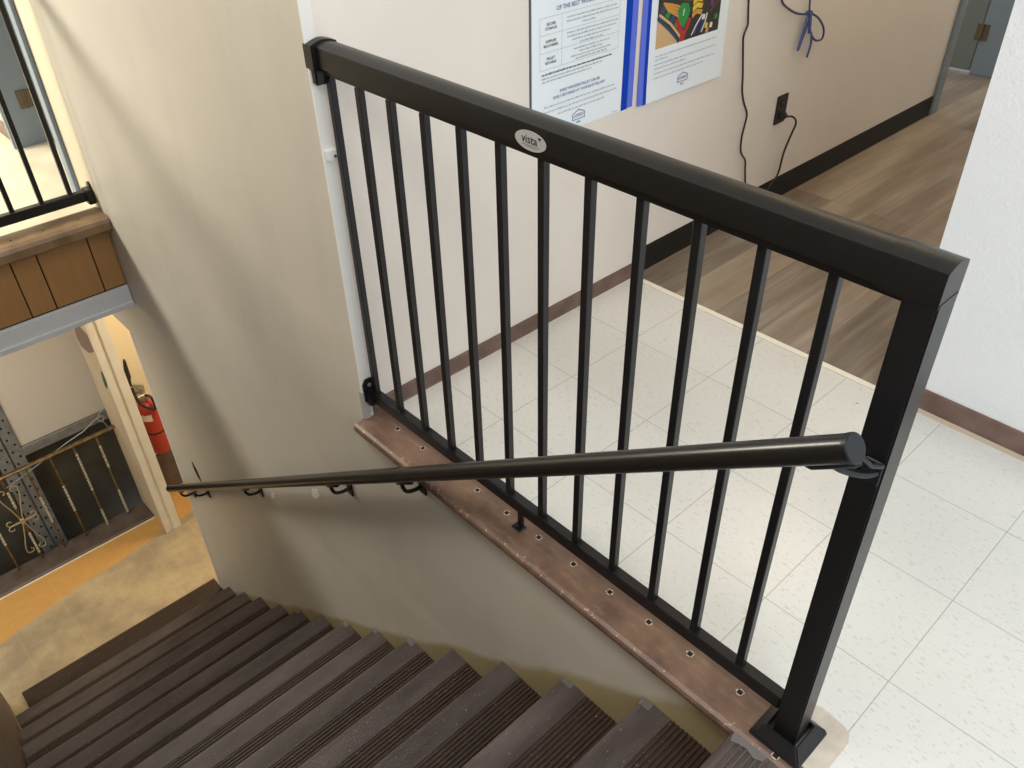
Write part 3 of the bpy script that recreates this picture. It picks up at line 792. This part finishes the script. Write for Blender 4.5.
# poster 1
p1 = thing('poster', 'white text poster with a table of rows, left of the two posters on the wall', 'poster', (XS,.61,.9), 'posters on the wall')
bm = BM(); sheet(bm, .404, .803, .660, 1.22); put(build('sheet', bm, M['paperwhite']), p1)
bm = BM(); sheet(bm, .397, .405, .660, 1.22, XS+.0006); put(build('left_edge', bm, M['edge_dark']), p1)['label'] = 'dark narrow edge strip'
bm = BM(); sheet(bm, .803, .833, .658, 1.22, XS+.0004); put(build('blue_border', bm, M['blue_deep']), p1)['label'] = 'deep blue border strip'
bm = BM(); sheet(bm, .833, .860, .660, 1.22, XS+.0004); put(build('blue_border', bm, M['blue_pale']), p1)['label'] = 'violet-blue border strip'
bm = BM(); tb = (.437,.772)
for z in (.862,.909,.957,1.003): bar(bm, *tb, z, .0008)
for y in (.437,.525,.772): 
    V = [bm.verts.new((XI, a, b)) for a, b in ((y-.0004,.862),(y+.0004,.862),(y+.0004,1.003),(y-.0004,1.003))]; bm.faces.new(V)
for z, a, b in ((.990,.545,.760),(.979,.545,.765),(.968,.612,.668),(.947,.545,.765),(.936,.548,.757),(.925,.57,.735),(.914,.60,.70),(.898,.575,.735),(.888,.60,.70),(.878,.565,.74),(.869,.585,.72)): textline(bm, a, b, z, .0046)
for z, a, b in ((.838,.445,.700),(.828,.445,.655),(.754,.455,.765),(.739,.450,.775),(.724,.510,.718)): textline(bm, a, b, z, .0046)
textline(bm, .76, .79, .666, .003)
put(build('small_print', bm, M['inkgrey']), p1)
bm = BM(); textline(bm, .445, .745, .849, .006); put(build('bold_print', bm, M['ink']), p1)
for s_, z in (("SECURE",.984),("STORAGE",.972),("SUPPLIER",.938),("RECOVERIES",.926),("PALLET",.891),("RETURNS",.879)):
    bm = BM(); text_bm(bm, s_, .0105, (XI,.481,z), YD, ZD); put(build('table_heading', bm, M['ink']), p1)
for s_, h_, y_, z in (("OF THE BEST WORKPLACES",.0165,.605,1.020),("EVERY WOODEN PALLET CAN BE",.0115,.607,.789),("EASILY RETURNED AT YOUR BLUE YELLOW",.0115,.605,.774)):
    bm = BM(); text_bm(bm, s_, h_, (XI,y_,z), YD, ZD); put(build('headline', bm, M['inkblue']), p1)
put(build('emblem', emblem(.604,.697,.028), M['inkblue']), p1)['label'] = 'small gabled emblem in blue ink'
# poster 2
p2 = thing('poster', 'white poster with a colourful photograph of tangled cables, right of the two posters', 'poster', (XS,1.12,.9), 'posters on the wall')
bm = BM(); sheet(bm, .920, 1.340, .652, 1.22, XS, .006); put(build('sheet', bm, M['paperwhite']), p2)
bm = BM(); sheet(bm, .905, .922, .652, 1.22, XS+.0008, .006); put(build('blue_border', bm, M['blue_deep']), p2)['label'] = 'deep blue border strip'
bm = BM(); sheet(bm, .880, .905, .654, 1.22, XS+.0008, .006); put(build('blue_border', bm, M['blue_pale']), p2)['label'] = 'violet-blue border strip'
XI = XS + .0048
bm = BM()
for z, a, b in ((.796,.955,1.285),(.785,.955,1.02),(.770,.955,1.285),(.757,.955,1.12),(.742,.955,1.280),(.727,.955,1.22)): textline(bm, a, b, z, .0044)
put(build('small_print', bm, M['inkgrey']), p2)
XI = XS + .0064
put(build('emblem', emblem(1.112,.698,.028), M['inkblue']), p2)['label'] = 'small gabled emblem in blue ink'
XI = XS + .0022
bm = BM(); mk = ['p_dark','tan','p_yellow','p_orange','p_blue','p_navy','p_green','p_red','p_white','p_brown']; mid = {a: i for i, a in enumerate(mk)}
lay = [0]
def poly(pts, m):
    lay[0] += 1; x = XI + .00003*lay[0]
    V = [bm.verts.new((x, .955+a*.335, .818+b*.335)) for a, b in pts]
    f = bm.faces.new(V); f.material_index = mid[m]
def thick(pts, w, m):
    lay[0] += 1; x = XI + .00003*lay[0]; pts = [Vector((a, b)) for a, b in pts]; L = []; Rr = []
    for i, q in enumerate(pts):
        d = (pts[min(i+1,len(pts)-1)]-pts[max(i-1,0)]).normalized(); nn = Vector((-d.y, d.x))*w/2
        L.append(bm.verts.new((x,.955+(q+nn).x*.335,.818+(q+nn).y*.335))); Rr.append(bm.verts.new((x,.955+(q-nn).x*.335,.818+(q-nn).y*.335)))
    for i in range(len(pts)-1): bm.faces.new((L[i],L[i+1],Rr[i+1],Rr[i])).material_index = mid[m]
poly([(0,0),(1,0),(1,1.1),(0,1.1)], 'p_dark')
poly([(0,0),(.36,0),(.16,.15),(0,.26)], 'tan')
poly([(0,.46),(.50,.40),(.50,.60),(0,.62)], 'p_white'); poly([(.18,.42),(.5,.36),(.52,.45),(.2,.5)], 'tan')
thick([(.0,.29),(.16,.17),(.30,.06),(.36,.0)], .03, 'p_navy')
thick([(.02,.31),(.2,.2),(.33,.09),(.40,.02)], .025, 'tan')
for i in range(5):
    u = .03+.075*i; poly([(u,.34-.055*i),(u+.06,.30-.055*i),(u+.10,.36-.055*i),(u+.07,.40-.05*i)], 'p_navy' if i % 2 == 0 else 'p_green')
for i in range(4): thick([(.07+.02*i,.40-.02*i),(.2,.37-.022*i),(.33,.33-.03*i)], .022, 'p_orange')
poly([(.30,.30),(.36,.36),(.46,.34),(.50,.27),(.42,.12),(.34,.18)], 'p_green'); thick([(.40,.3),(.39,.24)], .015, 'p_white')
thick([(.29,.22),(.36,.12),(.42,.06),(.47,.12),(.50,.20)], .055, 'p_red'); poly([(.36,.0),(.44,.0),(.47,.1),(.38,.1)], 'p_red')
thick([(.30,.42),(.36,.47),(.43,.45),(.47,.36)], .012, 'p_red')
for i in range(7):
    z = .58-.058*i; poly([(.53,z),(.60,z+.035),(.70,z+.01),(.68,z-.03),(.60,z-.012),(.54,z-.045)], 'p_yellow' if i < 6 else 'p_orange')
for i in range(8): thick([(.72+.012*i,.62-.04*i),(.78+.01*i,.56-.04*i),(.86,.60-.05*i)], .035, 'p_blue')
for i in range(6): thick([(.82,.20+.07*i),(.88,.24+.07*i),(1.0,.34+.06*i)], .016, ['p_brown','p_red','p_blue','p_white','p_brown','p_red'][i])
for i in range(5): thick([(.55+.04*i,.03),(.62+.035*i,.12),(.70+.02*i,.20)], .018, ['p_white','p_blue','p_dark','p_blue','p_white'][i])
for a, b, c in ((.78,.08,'p_yellow'),(.86,.07,'p_white'),(.93,.14,'p_green'),(.95,.36,'p_green'),(.72,.17,'p_white'),(.8,.03,'p_orange')):
    poly([(a-.025,b-.02),(a+.025,b-.025),(a+.03,b+.02),(a-.01,b+.03)], c)
put(build('photograph', bm, [M[a] for a in mk]), p2)['label'] = 'colourful printed photograph of cables and tools'

# ------------------------------------------------------------------ outlet, cords
ou = thing('wall_outlet', 'dark brown duplex wall outlet above the black baseboard in the hall', 'outlet', (XP,1.805,.415))
bm = BM(); box(bm, XP, XP+.006, 1.768, 1.846, .356, .474, .003, 2); pl = put(build('cover_plate', bm, M['outlet']), ou)
for z in (.440,.392):
    bm = BM(); box(bm, XP+.005, XP+.009, 1.789, 1.825, z-.015, z+.015, .003, 2); r_ = put(build('socket', bm, M['rubberblack']), ou)
    bm = BM()
    for y in (1.801,1.813): box(bm, XP+.0085, XP+.0096, y-.0012, y+.0012, z-.004, z+.007)
    build('slot', bm, M['steel'], r_)
pc = thing('power_cord', 'dark plug and cord hanging from the lower socket of the outlet to the floor', 'cord', (XP,1.8,.39))
bm = BM(); box(bm, XP+.009, XP+.030, 1.794, 1.822, .378, .404, .005, 2); put(build('plug', bm, M['cord']), pc)
bm = BM(); tube(bm, spline([(XP+.030,1.808,.391),(XP+.050,1.83,.388),(XP+.05,1.862,.355),(XP+.035,1.868,.30),(XP+.02,1.862,.22),(XP+.018,1.850,.13),(XP+.018,1.80,.09),(XP+.02,1.735,.035),(XP+.05,1.66,.006)], 6), .0042, 8)
o = put(build('cable', bm, M['cord']), pc); shade_auto(o, 60)
bm = BM(); xc = XP+.008
tube(bm, spline([(xc,1.452,1.3),(xc,1.450,1.1),(xc,1.449,.95),(xc,1.450,.885),(xc,1.463,.82),(xc,1.466,.80),(xc,1.450,.765),(xc,1.458,.72),(xc,1.482,.62),(xc,1.492,.565),(xc,1.515,.515),(xc,1.548,.465),(xc,1.548,.43),(xc,1.538,.37),(xc,1.548,.31),(xc,1.588,.265),(xc,1.600,.22),(xc,1.621,.142),(xc,1.628,.106)], 5), .0036, 8)
o = build('hanging_cord', bm, M['cord'], smooth=True); tag(o, 'thin dark cord hanging straight down the wall right of the posters', 'cord')
bc = thing('tied_cable', 'blue network cable tied in a bow, hanging on the wall above the outlet', 'cable', (XP,1.86,.77))
xk = XP+.014
bm = BM()
tube(bm, spline([(xk,1.66,1.05),(xk,1.64,.93),(xk,1.655,.855),(xk,1.70,.82),(xk,1.78,.785),(xk+.004,1.845,.772),(xk+.008,1.868,.768)], 6), .0042, 8)
tube(bm, spline([(xk,1.87,1.05),(xk,1.86,.93),(xk,1.855,.85),(xk+.006,1.858,.780)], 6), .0036, 8)
tube(bm, spline([(xk+.004,1.86,.775),(xk+.008,1.93,.745),(xk+.008,1.99,.695),(xk+.006,2.000,.655),(xk+.004,1.965,.652),(xk+.004,1.925,.672),(xk+.006,1.885,.715),(xk+.008,1.860,.770)], 6), .0042, 8)
o = put(build('cable_loop', bm, M['cable_dark']), bc); shade_auto(o, 60)
bm = BM()
tube(bm, spline([(xk+.006,1.855,.775),(xk+.010,1.835,.72),(xk+.008,1.822,.655),(xk+.008,1.826,.648),(xk+.006,1.846,.690),(xk+.008,1.868,.750)], 6), .0045, 8)
tube(bm, spline([(xk+.008,1.864,.775),(xk+.014,1.868,.72),(xk+.010,1.902,.685),(xk+.008,1.912,.645),(xk+.006,1.905,.600)], 6), .0045, 8)
tube(bm, spline([(xk+.010,1.862,.778),(xk+.016,1.862,.74),(xk+.012,1.875,.70)], 6), .0060, 8)
o = put(build('cable_tail', bm, M['cable_blue']), bc); shade_auto(o, 60)
bm = BM(); box(bm, xk-.004, xk+.016, 1.848, 1.874, .764, .782, .004, 2); put(build('tie', bm, M['cable_blue']), bc)

# ------------------------------------------------------------------ lights
def area(name, loc, target, sx, sy, power, color, spread=180):
    l = bpy.data.lights.new(name, 'AREA'); l.shape = 'RECTANGLE'; l.size = sx; l.size_y = sy; l.energy = power; l.color = color; l.spread = R_(spread)
    o = bpy.data.objects.new(name, l); COL.objects.link(o); o.location = loc
    d = Vector(target)-Vector(loc); o.rotation_euler = d.to_track_quat('-Z', 'Y').to_euler()
    return o
area('far_ceiling_lamp', (-5.5,-2.1,2.25), (-2.6,-.5,.2), 1.6, .5, 200, (1,.93,.80))
area('stairwell_lamp', (-.9,-1.3,2.57), (-.9,-1.2,0), 1.8, .5, 27, (1,.97,.92))
area('landing_lamp', (.9,-.1,2.57), (.7,0,0), .6, 1.2, 25, (1,.985,.96))
area('near_fill', (1.5,-1.45,2.0), (-.9,.5,.2), 1.0, .9, 26, (.93,.97,1))  # unseen fill added behind the camera to brighten right wall and treads
area('hall_lamp', (-.98,2.4,2.57), (-1.0,2.4,0), .75, 1.7, 20, (1,.74,.44))
area('hall_end_lamp', (-.6,5.2,2.57), (-.6,5.2,0), .6, .6, 20, (1,.93,.86))
area('lower_hall_lamp', (-4.2,.5,-.52), (-4.2,.5,-2.7), .4, .4, 24, (1,.80,.54))
area('lower_landing_lamp', (-4.1,-1.5,-.50), (-4.4,-.9,-2.7), .3, .9, 26, (1,.84,.60))
wd = bpy.data.worlds.new('world'); S.world = wd; wd.use_nodes = True
wd.node_tree.nodes['Background'].inputs[0].default_value = (.88,.94,1,1); wd.node_tree.nodes['Background'].inputs[1].default_value = 1.35

# ------------------------------------------------------------------ camera
p_f = 832.9780
C_ = Vector((0.224335, -1.264285, 1.590409))
Rm = [[0.68293604, 0.73022052, -0.01939977], [0.43151661, -0.42471817, -0.79586927], [-0.58939951, 0.53515648, -0.60515763]]
cam = bpy.data.cameras.new('camera'); co = bpy.data.objects.new('camera', cam); COL.objects.link(co); S.camera = co
r0, r1, r2 = [Vector(r) for r in Rm]
mw = Matrix((( r0.x,-r1.x,-r2.x,C_.x),( r0.y,-r1.y,-r2.y,C_.y),( r0.z,-r1.z,-r2.z,C_.z),(0,0,0,1)))
co.matrix_world = mw
cam.sensor_width = 36; cam.lens = p_f/1024*36; cam.clip_start = .02
S.view_settings.view_transform = 'Standard'; S.view_settings.look = 'None'; S.view_settings.gamma = 1; S.view_settings.exposure = .08
S.view_settings.use_curve_mapping = False
